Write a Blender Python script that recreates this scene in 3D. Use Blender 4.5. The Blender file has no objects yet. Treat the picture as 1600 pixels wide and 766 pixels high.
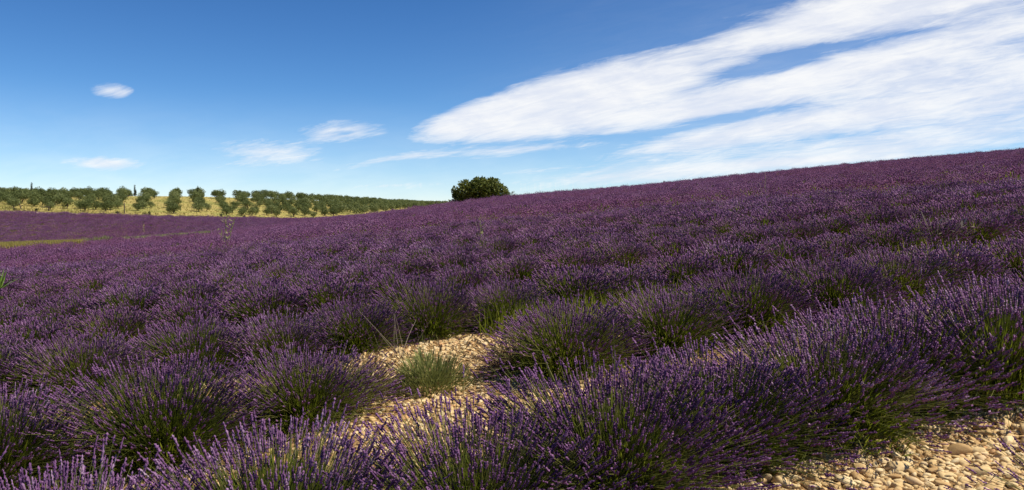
import bpy, math, random
import numpy as np
from mathutils import Vector

SC = bpy.context.scene
COL = SC.collection
R = math.radians

# ---------------------------------------------------------------- camera
H_CAM = 1.55
F = 1256.0                      # focal length in pixels of the 1600 px wide photograph
CX, Y0 = 800.0, 330.0           # principal column, row of the level horizon
cam_d = bpy.data.cameras.new("camera")
cam = bpy.data.objects.new("camera", cam_d)
COL.objects.link(cam)
cam_d.sensor_width = 36.0
cam_d.lens = 36.0 * F / 1600.0
cam_d.clip_start = 0.05
cam_d.clip_end = 8000.0
cam.location = (0, 0, H_CAM)
cam.rotation_euler = (R(90) - math.atan((383 - Y0) / F), 0, 0)
SC.camera = cam

# ---------------------------------------------------------------- sun, exposure
SUN_AZ, SUN_EL = R(100), R(57)   # azimuth clockwise from +Y (to the right of the view)
sunv = Vector((math.sin(SUN_AZ) * math.cos(SUN_EL), math.cos(SUN_AZ) * math.cos(SUN_EL), math.sin(SUN_EL)))
sd = bpy.data.lights.new("sun", "SUN")
sd.energy = 5.0
sd.angle = R(0.53)
sd.color = (1.0, 0.91, 0.74)
sun = bpy.data.objects.new("sun", sd)
sun.rotation_euler = (-sunv).to_track_quat("-Z", "Y").to_euler()
sun.location = (0, 0, 40)
COL.objects.link(sun)
SC.view_settings.view_transform = "Standard"
SC.view_settings.look = "None"
SC.view_settings.exposure = 0.33
SC.view_settings.gamma = 1.0
SC.cycles.max_bounces = 6
SC.cycles.transparent_max_bounces = 8


# ---------------------------------------------------------------- node helpers
class NT:
    def __init__(self, tree):
        self.t = tree
        self.n = tree.nodes
        self.l = tree.links

    def new(self, typ, **kw):
        nd = self.n.new(typ)
        for k, v in kw.items():
            setattr(nd, k, v)
        return nd

    def put(self, sock, v):
        if v is None:
            return
        if isinstance(v, bpy.types.NodeSocket):
            self.l.new(v, sock)
        else:
            sock.default_value = v

    def m(self, op, a, b=None, c=None, clamp=False):
        nd = self.new("ShaderNodeMath", operation=op, use_clamp=clamp)
        self.put(nd.inputs[0], a)
        self.put(nd.inputs[1], b)
        self.put(nd.inputs[2], c)
        return nd.outputs[0]

    def step(self, x, lo, hi):
        nd = self.new("ShaderNodeMapRange", interpolation_type="SMOOTHSTEP")
        self.put(nd.inputs["Value"], x)
        self.put(nd.inputs["From Min"], lo)
        self.put(nd.inputs["From Max"], hi)
        return nd.outputs[0]

    def mix(self, f, a, b):
        nd = self.new("ShaderNodeMix", data_type="RGBA")
        self.put(nd.inputs[0], f)
        self.put(nd.inputs[6], a if isinstance(a, bpy.types.NodeSocket) else (*a[:3], 1))
        self.put(nd.inputs[7], b if isinstance(b, bpy.types.NodeSocket) else (*b[:3], 1))
        return nd.outputs[2]

    def noise(self, vec, scale, detail=3, rough=0.55, dist=0.0):
        nd = self.new("ShaderNodeTexNoise")
        self.put(nd.inputs["Vector"], vec)
        nd.inputs["Scale"].default_value = scale
        nd.inputs["Detail"].default_value = detail
        nd.inputs["Roughness"].default_value = rough
        nd.inputs["Distortion"].default_value = dist
        return nd.outputs[0]

    def ramp(self, f, stops):
        nd = self.new("ShaderNodeValToRGB")
        e = nd.color_ramp.elements
        while len(e) < len(stops):
            e.new(0.5)
        for el, (p, c) in zip(e, stops):
            el.position = p
            el.color = (*c[:3], 1)
        self.put(nd.inputs[0], f)
        return nd.outputs[0]

    def xyz(self, x, y, z):
        nd = self.new("ShaderNodeCombineXYZ")
        for i, v in enumerate((x, y, z)):
            self.put(nd.inputs[i], v)
        return nd.outputs[0]


# ---------------------------------------------------------------- sky: Nishita plus a layer of thin cloud
world = bpy.data.worlds.new("World")
SC.world = world
world.use_nodes = True
world.cycles.sampling_method = "MANUAL"
world.cycles.sample_map_resolution = 512
wt = NT(world.node_tree)
wt.n.clear()
SKY_STRENGTH = 0.095
sky = wt.new("ShaderNodeTexSky", sky_type="NISHITA")
sky.sun_disc = False
sky.sun_elevation = SUN_EL
sky.sun_rotation = SUN_AZ
sky.altitude = 1500
sky.air_density = 0.8
sky.dust_density = 0.0
sky.ozone_density = 3.0
bg_sky = wt.new("ShaderNodeBackground")
# a deep, polarised summer blue: the Nishita colour with a steeper curve
v1 = wt.new("ShaderNodeVectorMath", operation="SCALE")
wt.l.new(sky.outputs[0], v1.inputs[0])
v1.inputs[3].default_value = SKY_STRENGTH
sx = wt.new("ShaderNodeSeparateXYZ")
wt.l.new(v1.outputs[0], sx.inputs[0])
v2 = wt.new("ShaderNodeCombineXYZ")
for i_, (k_, g_) in enumerate(((1.34, 1.58), (1.20, 1.32), (1.165, 1.13))):
    wt.put(v2.inputs[i_], wt.m("MULTIPLY", wt.m("POWER", sx.outputs[i_], g_), k_ / SKY_STRENGTH))
wt.l.new(v2.outputs[0], bg_sky.inputs[0])
bg_sky.inputs[1].default_value = SKY_STRENGTH

geo = wt.new("ShaderNodeTexCoord")
sep = wt.new("ShaderNodeSeparateXYZ")
wt.l.new(geo.outputs["Generated"], sep.inputs[0])
dx, dy, dz = sep.outputs
ysafe = wt.m("MAXIMUM", dy, 0.05)
U = wt.m("DIVIDE", dx, ysafe)          # tangent of the bearing east of +Y
V = wt.m("DIVIDE", dz, ysafe)          # tangent of the height
zsafe = wt.m("MAXIMUM", dz, 0.035)
PX = wt.m("DIVIDE", dx, zsafe)         # the point overhead on a level cloud deck
PY = wt.m("DIVIDE", dy, zsafe)
S_ = wt.m("ADD", wt.m("MULTIPLY", PX, 0.87), wt.m("MULTIPLY", PY, 0.49))     # across the wind
T_ = wt.m("SUBTRACT", wt.m("MULTIPLY", PX, 0.49), wt.m("MULTIPLY", PY, 0.87))  # along the wind
st_vec = wt.xyz(wt.m("MULTIPLY", S_, 1.0), wt.m("MULTIPLY", T_, 0.28), 0.0)
n_big = wt.noise(st_vec, 0.75, 4, 0.55, 0.6)
n_fine = wt.noise(st_vec, 4.2, 5, 0.66, 1.1)
deg_vec = wt.xyz(wt.m("MULTIPLY", U, 1.0), wt.m("MULTIPLY", V, 3.2), 0.0)
n_warp = wt.noise(deg_vec, 9.0, 5, 0.6, 0.3)
n_wisp = wt.noise(wt.xyz(wt.m("MULTIPLY", wt.m("ADD", U, wt.m("MULTIPLY", V, 0.6)), 1.0), wt.m("MULTIPLY", wt.m("SUBTRACT", V, wt.m("MULTIPLY", U, 0.22)), 7.0), 0.3), 13.0, 6, 0.68, 0.9)


def blob(px, py, rx, ry, rot, amp, hard=1.0):
    """a soft-edged lens of cloud at a bearing and height in the sky"""
    u0, v0 = (px - CX) / F, (Y0 - py) / F
    c, s = math.cos(R(rot)), math.sin(R(rot))
    du = wt.m("SUBTRACT", U, u0)
    dv = wt.m("SUBTRACT", V, v0)
    a = wt.m("MULTIPLY", wt.m("ADD", wt.m("MULTIPLY", du, c), wt.m("MULTIPLY", dv, s)), F / (rx * 1.06))
    b = wt.m("MULTIPLY", wt.m("SUBTRACT", wt.m("MULTIPLY", dv, c), wt.m("MULTIPLY", du, s)), F / (ry * 1.12))
    d2 = wt.m("ADD", wt.m("MULTIPLY", a, a), wt.m("MULTIPLY", b, b))
    g = wt.m("SUBTRACT", 1.0, wt.m("SQRT", d2))
    return wt.m("MULTIPLY", wt.m("MULTIPLY", g, hard * 0.78, clamp=True), amp)


BLOBS = [  # the lenticular cloud: (column, row, half length, half height, tilt, amount, edge)
    (735, 188, 105, 26, 16, 0.95, 2.2), (830, 172, 170, 42, 15, 1.0, 2.4), (920, 150, 190, 50, 14, 1.0, 2.2),
    (1020, 125, 170, 44, 13, 0.85, 1.8), (860, 198, 190, 26, 2, 0.62, 1.5), (1010, 175, 230, 30, 6, 0.80, 1.8),
    (1160, 150, 240, 26, 13, 0.95, 2.2), (1290, 118, 210, 34, 14, 0.90, 2.0), (1130, 70, 150, 20, 8, 0.50, 1.2),
    (1200, 62, 170, 26, 12, 0.70, 1.6), (1330, 22, 230, 40, 13, 1.0, 2.2), (1480, -5, 260, 50, 13, 0.9, 1.8),
    (1560, 40, 230, 36, 10, 0.60, 1.4), (1480, 78, 300, 34, 12, 0.72, 1.6), (1620, 110, 330, 40, 12, 0.72, 1.6),
    (1420, 128, 300, 32, 12, 0.70, 1.5), (1560, 165, 360, 40, 10, 0.68, 1.4), (1330, 180, 340, 24, 9, 0.72, 1.6),
    (1140, 208, 190, 16, 9, 0.66, 1.6), (1250, 196, 330, 22, 9, 0.62, 1.5), (770, 238, 130, 11, 4, 0.58, 1.5), (850, 230, 150, 9, 3, 0.40, 1.2),
    (600, 250, 120, 8, 11, 0.50, 1.4), (660, 243, 60, 8, 6, 0.5, 1.3), (800, 215, 90, 10, 2, 0.4, 1.3),
    (535, 207, 82, 20, 3, 0.62, 1.7), (430, 240, 115, 25, -3, 0.64, 1.5), (375, 256, 110, 11, 5, 0.36, 1.2),
    (165, 256, 76, 13, -1, 0.80, 1.8), (178, 143, 36, 13, -3, 0.66, 1.5), (198, 147, 18, 7, 20, 0.5, 1.5),
    (1100, 228, 170, 7, 5, 0.42, 1.3), (1220, 255, 420, 14, 6, 0.62, 1.4), (1300, 250, 190, 6, 3, 0.7, 1.5),
    (1500, 215, 300, 24, 7, 0.50, 1.3), (1000, 272, 270, 12, 5, 0.50, 1.3), (620, 290, 90, 8, 2, 0.55, 1.4), (830, 268, 70, 5, 5, 0.4, 1.2),
    (1180, 25, 200, 14, 10, 0.22, 1.0), (640, 304, 50, 4, 1, 0.4, 1.3), (1400, 170, 520, 110, 8, 0.34, 1.2),
    (1500, 60, 420, 90, 12, 0.34, 1.2), (1330, 236, 520, 54, 7, 0.52, 1.2), (1030, 262, 350, 32, 5, 0.46, 1.1), (1120, 110, 120, 20, 25, 0.35, 1.2),
]
GAPS = [(1190, 108, 110, 13, 9, 1.0, 1.5), (1290, 78, 120, 9, 8, 0.8, 1.3), (1400, 55, 80, 7, 8, 0.5, 1.3), (1130, 185, 150, 8, 9, 0.7, 1.3), (535, 208, 22, 4, 4, 0.5, 1.4),
        (1560, 70, 60, 6, 12, 0.45, 1.3), (1340, 210, 120, 6, 6, 0.4, 1.2)]
acc = None
for bb in BLOBS:
    g = blob(*bb)
    acc = g if acc is None else wt.m("SUBTRACT", wt.m("ADD", acc, g), wt.m("MULTIPLY", acc, g))
for bb in GAPS:
    acc = wt.m("MULTIPLY", acc, wt.m("SUBTRACT", 1.0, blob(*bb)))
front = wt.step(dy, 0.05, 0.2)
acc = wt.m("MULTIPLY", acc, front)
# the same sheet of cloud goes on overhead, to the right and behind
deck = wt.m("MULTIPLY", wt.step(S_, 2.2, 4.2), wt.step(n_big, 0.46, 0.66))
outside = wt.m("MAXIMUM", wt.step(V, 0.30, 0.42), wt.step(wt.m("ABSOLUTE", U), 0.72, 0.95))
outside = wt.m("MAXIMUM", outside, wt.m("SUBTRACT", 1.0, front))
deck = wt.m("MULTIPLY", wt.m("MULTIPLY", deck, outside), wt.step(dz, 0.02, 0.12))
acc = wt.m("MAXIMUM", acc, wt.m("MULTIPLY", deck, 0.8))
tex = wt.m("ADD", wt.m("MULTIPLY", n_wisp, 0.75), wt.m("ADD", wt.m("MULTIPLY", n_warp, 0.25), wt.m("MULTIPLY", n_fine, 0.55)))
amp_n = wt.m("SUBTRACT", 1.9, wt.m("MULTIPLY", acc, 1.35))
dens = wt.m("ADD", acc, wt.m("MULTIPLY", wt.m("SUBTRACT", tex, 0.79), amp_n))
dens = wt.m("MULTIPLY", wt.step(dens, -0.10, 1.12), wt.step(acc, 0.0, 0.22))
dens = wt.m("MULTIPLY", dens, 0.95)
veil = wt.m("MULTIPLY", wt.step(wt.m("ADD", S_, wt.m("MULTIPLY", n_big, 2.0)), 1.5, 8.0), wt.m("ADD", 0.10, wt.m("MULTIPLY", n_wisp, 0.22)))
veil = wt.m("MULTIPLY", veil, wt.step(wt.m("DIVIDE", dx, wt.m("MAXIMUM", wt.m("SQRT", wt.m("ADD", wt.m("MULTIPLY", dx, dx), wt.m("MULTIPLY", dy, dy))), 0.01)), -0.25, 0.35))
veil = wt.m("MULTIPLY", veil, wt.step(dz, 0.05, 0.12))
low_haze = wt.m("MULTIPLY", wt.step(dz, 0.15, 0.0), wt.m("ADD", 0.10, wt.m("MULTIPLY", n_warp, 0.30)))
dens = wt.m("MAXIMUM", dens, wt.m("MAXIMUM", veil, low_haze))
bg_cl = wt.new("ShaderNodeBackground")
wt.put(bg_cl.inputs[0], wt.mix(wt.step(wt.m("ADD", wt.m("MULTIPLY", n_warp, 0.75), wt.m("MULTIPLY", n_wisp, 0.35)), 0.42, 0.68), (0.84, 0.87, 0.95), (1.0, 1.0, 1.0)))
bg_cl.inputs[1].default_value = 0.79
mx = wt.new("ShaderNodeMixShader")
wt.l.new(dens, mx.inputs[0])
wt.l.new(bg_sky.outputs[0], mx.inputs[1])
wt.l.new(bg_cl.outputs[0], mx.inputs[2])
wo = wt.new("ShaderNodeOutputWorld")
wt.l.new(mx.outputs[0], wo.inputs[0])


# ---------------------------------------------------------------- object helpers
def tag(o, label=None, cat=None, group=None, kind=None):
    if label:
        o["label"] = label
    if cat:
        o["category"] = cat
    if group:
        o["group"] = group
    if kind:
        o["kind"] = kind
    return o


def mesh_np(name, verts, quads, mats, smooth=False, mi=None, tris=None):
    me = bpy.data.meshes.new(name)
    verts = np.asarray(verts, np.float32).reshape(-1, 3)
    quads = np.asarray(quads if quads is not None else [], np.int32).reshape(-1, 4)
    tris = np.asarray(tris if tris is not None else [], np.int32).reshape(-1, 3)
    nq, nt = len(quads), len(tris)
    me.vertices.add(len(verts))
    me.vertices.foreach_set("co", verts.ravel())
    me.loops.add(nq * 4 + nt * 3)
    me.loops.foreach_set("vertex_index", np.concatenate([quads.ravel(), tris.ravel()]))
    me.polygons.add(nq + nt)
    starts = np.concatenate([np.arange(nq) * 4, nq * 4 + np.arange(nt) * 3]).astype(np.int32)
    me.polygons.foreach_set("loop_start", starts)
    if mi is not None:
        me.polygons.foreach_set("material_index", np.asarray(mi, np.int32))
    if smooth:
        me.polygons.foreach_set("use_smooth", np.ones(nq + nt, bool))
    for m_ in (mats if isinstance(mats, (list, tuple)) else [mats]):
        me.materials.append(m_)
    me.update(calc_edges=True)
    return me


def obj(name, me, parent=None, loc=None, link=True):
    o = bpy.data.objects.new(name, me)
    if loc is not None:
        o.location = loc
    if parent is not None:
        o.parent = parent
    if link:
        COL.objects.link(o)
    return o


def empty(name, loc=(0, 0, 0), rz=0.0, sc=1.0):
    o = bpy.data.objects.new(name, None)
    o.empty_display_size = 0.2
    o.location = loc
    o.rotation_euler = (0, 0, rz)
    o.scale = (sc, sc, sc) if not isinstance(sc, tuple) else sc
    COL.objects.link(o)
    return o


KIDS = {}


def add_part(root, name, me, stuff=False, label=None):
    o = obj(name, me, root)
    if stuff:
        o["kind"] = "stuff"
    if label:
        o["label"] = label
    KIDS.setdefault(root.name, []).append(o)
    return o


def copy_thing(root):
    r = root.copy()
    COL.objects.link(r)
    for ch in KIDS.get(root.name, []):
        c = ch.copy()
        c.parent = r
        COL.objects.link(c)
        KIDS.setdefault(r.name, []).append(c)
    return r


class Geo:
    """collects numpy verts and quads"""
    def __init__(self):
        self.v, self.q, self.k, self.mi = [], [], 0, []

    def add(self, v, q, mi=0):
        v = np.asarray(v, float).reshape(-1, 3)
        q = np.asarray(q, int).reshape(-1, 4)
        self.v.append(v)
        self.q.append(q + self.k)
        self.mi.append(np.full(len(q), mi))
        self.k += len(v)

    def mesh(self, name, mats, smooth=False):
        return mesh_np(name, np.concatenate(self.v), np.concatenate(self.q), mats, smooth, np.concatenate(self.mi))


def frames(t):
    t = t / np.maximum(np.linalg.norm(t, axis=-1, keepdims=True), 1e-9)
    ref = np.where(np.abs(t[..., 2:3]) < 0.9, np.array([0, 0, 1.0]), np.array([1.0, 0, 0]))
    e1 = np.cross(t, ref)
    e1 /= np.maximum(np.linalg.norm(e1, axis=-1, keepdims=True), 1e-9)
    e2 = np.cross(t, e1)
    return e1, e2


def tubes(c, r, sides, rng=None, jit=0.0, twist=0.0):
    """c (N,K,3) centre lines, r (N,K) radii"""
    N, K, _ = c.shape
    e1, e2 = frames(c[:, -1] - c[:, 0])
    ph = rng.uniform(0, 6.28, (N, 1, 1)) if rng is not None else np.zeros((N, 1, 1))
    a = np.arange(sides)[None, None, :] * 2 * np.pi / sides + ph + np.arange(K)[None, :, None] * twist
    rr = np.repeat(r[:, :, None], sides, 2)
    if jit and rng is not None:
        rr = rr * rng.uniform(1 - jit, 1 + jit, rr.shape)
    v = c[:, :, None, :] + rr[..., None] * (np.cos(a)[..., None] * e1[:, None, None, :] + np.sin(a)[..., None] * e2[:, None, None, :])
    idx = np.arange(N * K * sides).reshape(N, K, sides)
    i0, i1 = idx[:, :-1, :], idx[:, 1:, :]
    q = np.stack([i0, np.roll(i0, -1, 2), np.roll(i1, -1, 2), i1], -1)
    return v.reshape(-1, 3), q.reshape(-1, 4)


def kites(p, d, n, L, W, mid=0.45):
    """flat pointed leaves: base p, direction d, side n"""
    d = d / np.linalg.norm(d, axis=-1, keepdims=True)
    n = n / np.linalg.norm(n, axis=-1, keepdims=True)
    L = np.broadcast_to(np.asarray(L, float), (len(p),))[:, None]
    W = np.broadcast_to(np.asarray(W, float), (len(p),))[:, None]
    v = np.stack([p, p + d * L * mid + n * W * 0.5, p + d * L, p + d * L * mid - n * W * 0.5], 1)
    q = np.arange(len(p) * 4).reshape(-1, 4)
    return v.reshape(-1, 3), q


def unit(rng, n):
    v = rng.normal(size=(n, 3))
    return v / np.linalg.norm(v, axis=1, keepdims=True)


# ---------------------------------------------------------------- terrain
def smooth_table(xs, ys, w=0.02):
    g = np.linspace(-0.8, 0.8, 641)
    y = np.interp(g, xs, ys)
    k = np.exp(-0.5 * (np.arange(-60, 61) * (g[1] - g[0]) / w) ** 2)
    k /= k.sum()
    yp = np.pad(y, 60, mode="edge")
    ys2 = np.convolve(yp, k, "valid")
    return lambda u: np.interp(u, g, ys2)


def PU(px):
    return (np.asarray(px, float) - CX) / F


def PV(py):
    return (Y0 - np.asarray(py, float)) / F


A_, B_ = 0.09, 0.02
fD = smooth_table([-.64, -.3, -.1, .1, .3, .64], [92, 98, 118, 140, 150, 150])
fVs = smooth_table(PU([0, 125, 300, 400, 480, 570, 700, 800, 1000, 1200, 1400, 1600]),
                   PV([384, 379, 368, 358, 347, 336, 318.5, 306, 290, 269, 250, 233]))
fE = smooth_table([-.64, -.41, -.33, -.25, -.19, -.12, -.05, .05], [155, 165, 182, 215, 255, 330, 420, 420])
fVE = smooth_table(PU([0, 120, 230, 400, 480, 570, 680, 760, 800, 900]), PV([329.5, 334, 338.5, 343, 345, 338, 324, 322, 326, 345]))
fC = smooth_table([-.64, -.41, -.3, -.22, -.15, -.08, .1], [206, 215, 255, 310, 390, 520, 520])
fVC = smooth_table(PU([0, 290, 420, 520, 610, 700, 800, 900]), PV([308, 308.5, 312, 316, 320, 323, 327, 350]))


def hnoise(x, y):
    return (0.5 * np.sin(1.7 * x + 0.6 * y + 1.0) * np.sin(1.3 * y - 0.4 * x) + 0.3 * np.sin(3.9 * x - 2.1 * y) * np.sin(2.6 * y + 1.9 * x + 2.0))


def gz(x, y):
    x = np.asarray(x, float)
    y = np.asarray(y, float)
    th = np.arctan2(x, y)
    lim = 0.60
    ath = np.abs(th)
    t2 = np.where(ath < lim, th, np.sign(th) * lim * (np.pi - ath) / (np.pi - lim))
    u = np.tan(t2)
    Y = np.hypot(x, y) * np.cos(t2)
    D, E, C = fD(u), fE(u), fC(u)
    zc = fVs(u) * D + H_CAM - 0.5
    c = (zc - (A_ * u + B_) * D) / D ** 2
    Yn = np.minimum(Y, D)
    z1 = (A_ * u + B_) * Yn + c * Yn ** 2
    zE = fVE(u) * E + H_CAM
    zC = fVC(u) * C + H_CAM
    t = np.clip((Y - D) / np.maximum(E - D, 1), 0, 1)
    dip = np.interp(u, [-.64, -.35, -.2, 0.0, .2], [1.6, 1.2, 1.6, 2.0, 3.0])
    z2 = zc + (zE - zc) * t - dip * np.sin(np.pi * np.sqrt(t)) ** 2
    t3 = np.clip((Y - E) / np.maximum(C - E, 1), 0, 1)
    t3s = np.where(t3 < 0.8, t3, 0.8 + (t3 - 0.8) - (t3 - 0.8) ** 2 * 1.0)
    t3s = t3s / 0.96
    z3 = zE + (zC - zE) * t3s
    z4 = zC - 0.03 * np.maximum(Y - C, 0) * (1 - np.exp(-np.maximum(Y - C, 0) / 40.0))
    z = np.where(Y < D, z1, np.where(Y < E, z2, np.where(Y < C, z3, z4)))
    return z + 0.03 * hnoise(x, y) * np.clip((40 - Y) / 20, 0, 1)


def at(px, py, y=None):
    """ground point seen at a pixel of the photograph (or at a given distance)"""
    u, v = float(PU(px)), float(PV(py))
    if y is None:
        ys = np.geomspace(1.5, 600, 3000)
        z = gz(u * ys, ys)
        below = np.nonzero(H_CAM + v * ys <= z)[0]
        y = ys[below[0]] if len(below) else 600.0
    return np.array([u * y, y, float(gz(u * y, y))])


def G(x, y, dzz=0.0):
    return (float(x), float(y), float(gz(x, y)) + dzz)


th_g = np.concatenate([np.linspace(-np.pi, -0.66, 60, endpoint=False), np.linspace(-0.66, 0.66, 340), np.linspace(0.66, np.pi, 61)[1:]])
r_g = np.concatenate([[0.0], np.geomspace(0.8, 2500, 270)])
TH, RR = np.meshgrid(th_g, r_g, indexing="ij")
GX, GY = RR * np.sin(TH), RR * np.cos(TH)
GZ = gz(GX, GY)
gi = np.arange(GX.size).reshape(GX.shape)
gq = np.stack([gi[:-1, :-1], gi[1:, :-1], gi[1:, 1:], gi[:-1, 1:]], -1).reshape(-1, 4)[:, ::-1]

# ---------------------------------------------------------------- materials


def material(name):
    m_ = bpy.data.materials.new(name)
    m_.use_nodes = True
    nt = NT(m_.node_tree)
    nt.n.clear()
    out = nt.new("ShaderNodeOutputMaterial")
    return m_, nt, out


def principled(nt, out, colour, rough=0.7, bump=None, bstr=0.3, bdist=0.02, transl=0.0, spec=0.3):
    p = nt.new("ShaderNodeBsdfPrincipled")
    nt.put(p.inputs["Base Color"], colour if isinstance(colour, bpy.types.NodeSocket) else (*colour, 1))
    nt.put(p.inputs["Roughness"], rough)
    p.inputs["Specular IOR Level"].default_value = spec
    if bump is not None:
        b = nt.new("ShaderNodeBump")
        b.inputs["Strength"].default_value = bstr
        b.inputs["Distance"].default_value = bdist
        nt.l.new(bump, b.inputs["Height"])
        nt.l.new(b.outputs[0], p.inputs["Normal"])
    res = p.outputs[0]
    if transl:
        tr = nt.new("ShaderNodeBsdfTranslucent")
        nt.put(tr.inputs[0], colour if isinstance(colour, bpy.types.NodeSocket) else (*colour, 1))
        ms = nt.new("ShaderNodeMixShader")
        ms.inputs[0].default_value = transl
        nt.l.new(res, ms.inputs[1])
        nt.l.new(tr.outputs[0], ms.inputs[2])
        res = ms.outputs[0]
    nt.l.new(res, out.inputs[0])


def leafy(name, stops, transl=0.25, rough=0.65, patch=None, patch_scale=0.06, own=0.3):
    """colour varied leaf by leaf, plant by plant, and in broad patches of the field"""
    m_, nt, out = material(name)
    g = nt.new("ShaderNodeNewGeometry")
    oi = nt.new("ShaderNodeObjectInfo")
    f = nt.m("ADD", nt.m("MULTIPLY", g.outputs["Random Per Island"], 1.0 - own), nt.m("MULTIPLY", oi.outputs["Random"], own))
    col = nt.ramp(f, stops)
    if patch:
        n = nt.noise(g.outputs["Position"], patch_scale, 3, 0.6)
        col = nt.mix(nt.step(n, 0.40, 0.64), col, nt.mix(0.55, col, patch))
    principled(nt, out, col, rough, transl=transl, spec=0.25)
    return m_


M = {}
M["spike"] = leafy("lavender_flower", [(0.0, (0.110, 0.055, 0.105)), (0.15, (0.120, 0.050, 0.155)), (0.4, (0.222, 0.098, 0.255)), (0.75, (0.340, 0.172, 0.370)), (0.92, (0.45, 0.29, 0.48)), (1.0, (0.58, 0.46, 0.56))],
                   0.36, 0.75, (0.29, 0.125, 0.24))
M["spike_far"] = leafy("lavender_flower_far", [(0.0, (0.085, 0.032, 0.118)), (0.4, (0.180, 0.074, 0.195)), (0.8, (0.280, 0.134, 0.288)), (1.0, (0.42, 0.28, 0.42))],
                       0.25, 0.8, (0.24, 0.085, 0.19), 0.035)
M["stem"] = leafy("lavender_stem", [(0.0, (0.06, 0.08, 0.018)), (0.6, (0.14, 0.165, 0.034)), (0.85, (0.27, 0.27, 0.08)), (1.0, (0.46, 0.41, 0.18))], 0.32, 0.7)
M["leaf"] = leafy("lavender_leaf", [(0.0, (0.060, 0.088, 0.010)), (0.5, (0.155, 0.195, 0.016)), (0.80, (0.23, 0.275, 0.026)), (0.92, (0.32, 0.32, 0.06)), (1.0, (0.52, 0.47, 0.13))], 0.52, 0.65)  # yellow top stops paint the glow of sunlit blades into the colour
M["leaf_pale"] = leafy("pale_leaf", [(0.0, (0.16, 0.18, 0.05)), (0.6, (0.26, 0.28, 0.09)), (1.0, (0.38, 0.38, 0.16))], 0.3)
M["dry"] = leafy("dry_stem", [(0.0, (0.10, 0.065, 0.035)), (0.6, (0.18, 0.115, 0.065)), (1.0, (0.26, 0.18, 0.12))], 0.15)
M["bleached"] = leafy("bleached_stalk", [(0.0, (0.20, 0.165, 0.125)), (1.0, (0.40, 0.34, 0.26))], 0.1)
M["dark_seed"] = leafy("dark_seed_head", [(0.0, (0.035, 0.025, 0.022)), (1.0, (0.09, 0.06, 0.05))], 0.0)
M["grass_dry"] = leafy("dry_grass", [(0.0, (0.19, 0.17, 0.045)), (0.6, (0.33, 0.28, 0.085)), (1.0, (0.46, 0.40, 0.16))], 0.3)
M["grass_olive"] = leafy("olive_grass", [(0.0, (0.24, 0.20, 0.05)), (0.6, (0.37, 0.31, 0.085)), (1.0, (0.48, 0.41, 0.15))], 0.3)
M["weed"] = leafy("weed_leaf", [(0.0, (0.16, 0.18, 0.06)), (1.0, (0.34, 0.34, 0.15))], 0.3)
M["olive"] = leafy("olive_leaf", [(0.0, (0.06, 0.08, 0.022)), (0.5, (0.135, 0.165, 0.052)), (0.85, (0.21, 0.24, 0.088)), (1.0, (0.32, 0.33, 0.16))], 0.35, 0.6, own=0.55)
M["oak"] = leafy("oak_leaf", [(0.0, (0.045, 0.060, 0.010)), (0.5, (0.115, 0.140, 0.020)), (0.85, (0.19, 0.19, 0.030)), (1.0, (0.30, 0.23, 0.05))], 0.35, 0.6)
M["spiky"] = leafy("spiky_leaf", [(0.0, (0.12, 0.22, 0.03)), (1.0, (0.22, 0.36, 0.06))], 0.3, 0.45)
M["dark_shrub"] = leafy("dark_shrub_leaf", [(0.0, (0.02, 0.028, 0.01)), (1.0, (0.06, 0.075, 0.025))], 0.2)

m_, nt, out = material("bark")
g = nt.new("ShaderNodeNewGeometry")
n = nt.noise(g.outputs["Position"], 9.0, 4, 0.6)
principled(nt, out, nt.ramp(n, [(0.3, (0.06, 0.045, 0.032)), (0.7, (0.16, 0.125, 0.09))]), 0.9, n, 0.5, 0.03)
M["bark"] = m_

m_, nt, out = material("stony_soil")
g = nt.new("ShaderNodeNewGeometry")
n1 = nt.noise(g.outputs["Position"], 1.4, 4, 0.6)
n2 = nt.noise(g.outputs["Position"], 38.0, 5, 0.65)
vo = nt.new("ShaderNodeTexVoronoi")
vo.inputs["Scale"].default_value = 26.0
nt.l.new(g.outputs["Position"], vo.inputs["Vector"])
cs = nt.ramp(n2, [(0.30, (0.18, 0.10, 0.04)), (0.55, (0.37, 0.23, 0.095)), (0.8, (0.55, 0.37, 0.17))])
cs = nt.mix(nt.step(n1, 0.42, 0.66), cs, nt.mix(0.5, cs, (0.26, 0.13, 0.05)))
hb = nt.m("SUBTRACT", n2, nt.m("MULTIPLY", vo.outputs["Distance"], 0.9))
principled(nt, out, cs, 0.95, hb, 0.8, 0.03)
M["soil"] = m_

m_, nt, out = material("limestone")
g = nt.new("ShaderNodeNewGeometry")
oi = nt.new("ShaderNodeObjectInfo")
tc = nt.new("ShaderNodeTexCoord")
n2 = nt.noise(g.outputs["Position"], 55.0, 4, 0.6)
base = nt.ramp(oi.outputs["Random"], [(0.0, (0.42, 0.26, 0.11)), (0.3, (0.62, 0.44, 0.21)), (0.65, (0.73, 0.56, 0.30)), (0.9, (0.76, 0.62, 0.38)), (1.0, (0.52, 0.28, 0.12))])
cs = nt.mix(nt.step(n2, 0.35, 0.75), nt.mix(0.35, base, (0.30, 0.19, 0.09)), base)
principled(nt, out, cs, 0.85, n2, 0.25, 0.01)
M["stone"] = m_

m_, nt, out = material("dry_meadow")
g = nt.new("ShaderNodeNewGeometry")
n1 = nt.noise(g.outputs["Position"], 0.16, 4, 0.6)
n2 = nt.noise(g.outputs["Position"], 1.7, 5, 0.7)
cs = nt.ramp(n2, [(0.3, (0.24, 0.19, 0.055)), (0.55, (0.38, 0.31, 0.10)), (0.8, (0.50, 0.43, 0.18))])
cs = nt.mix(nt.step(n1, 0.44, 0.62), cs, nt.mix(0.7, cs, (0.20, 0.215, 0.05)))
principled(nt, out, cs, 0.95, n2, 0.6, 0.25)
M["meadow"] = m_

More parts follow.
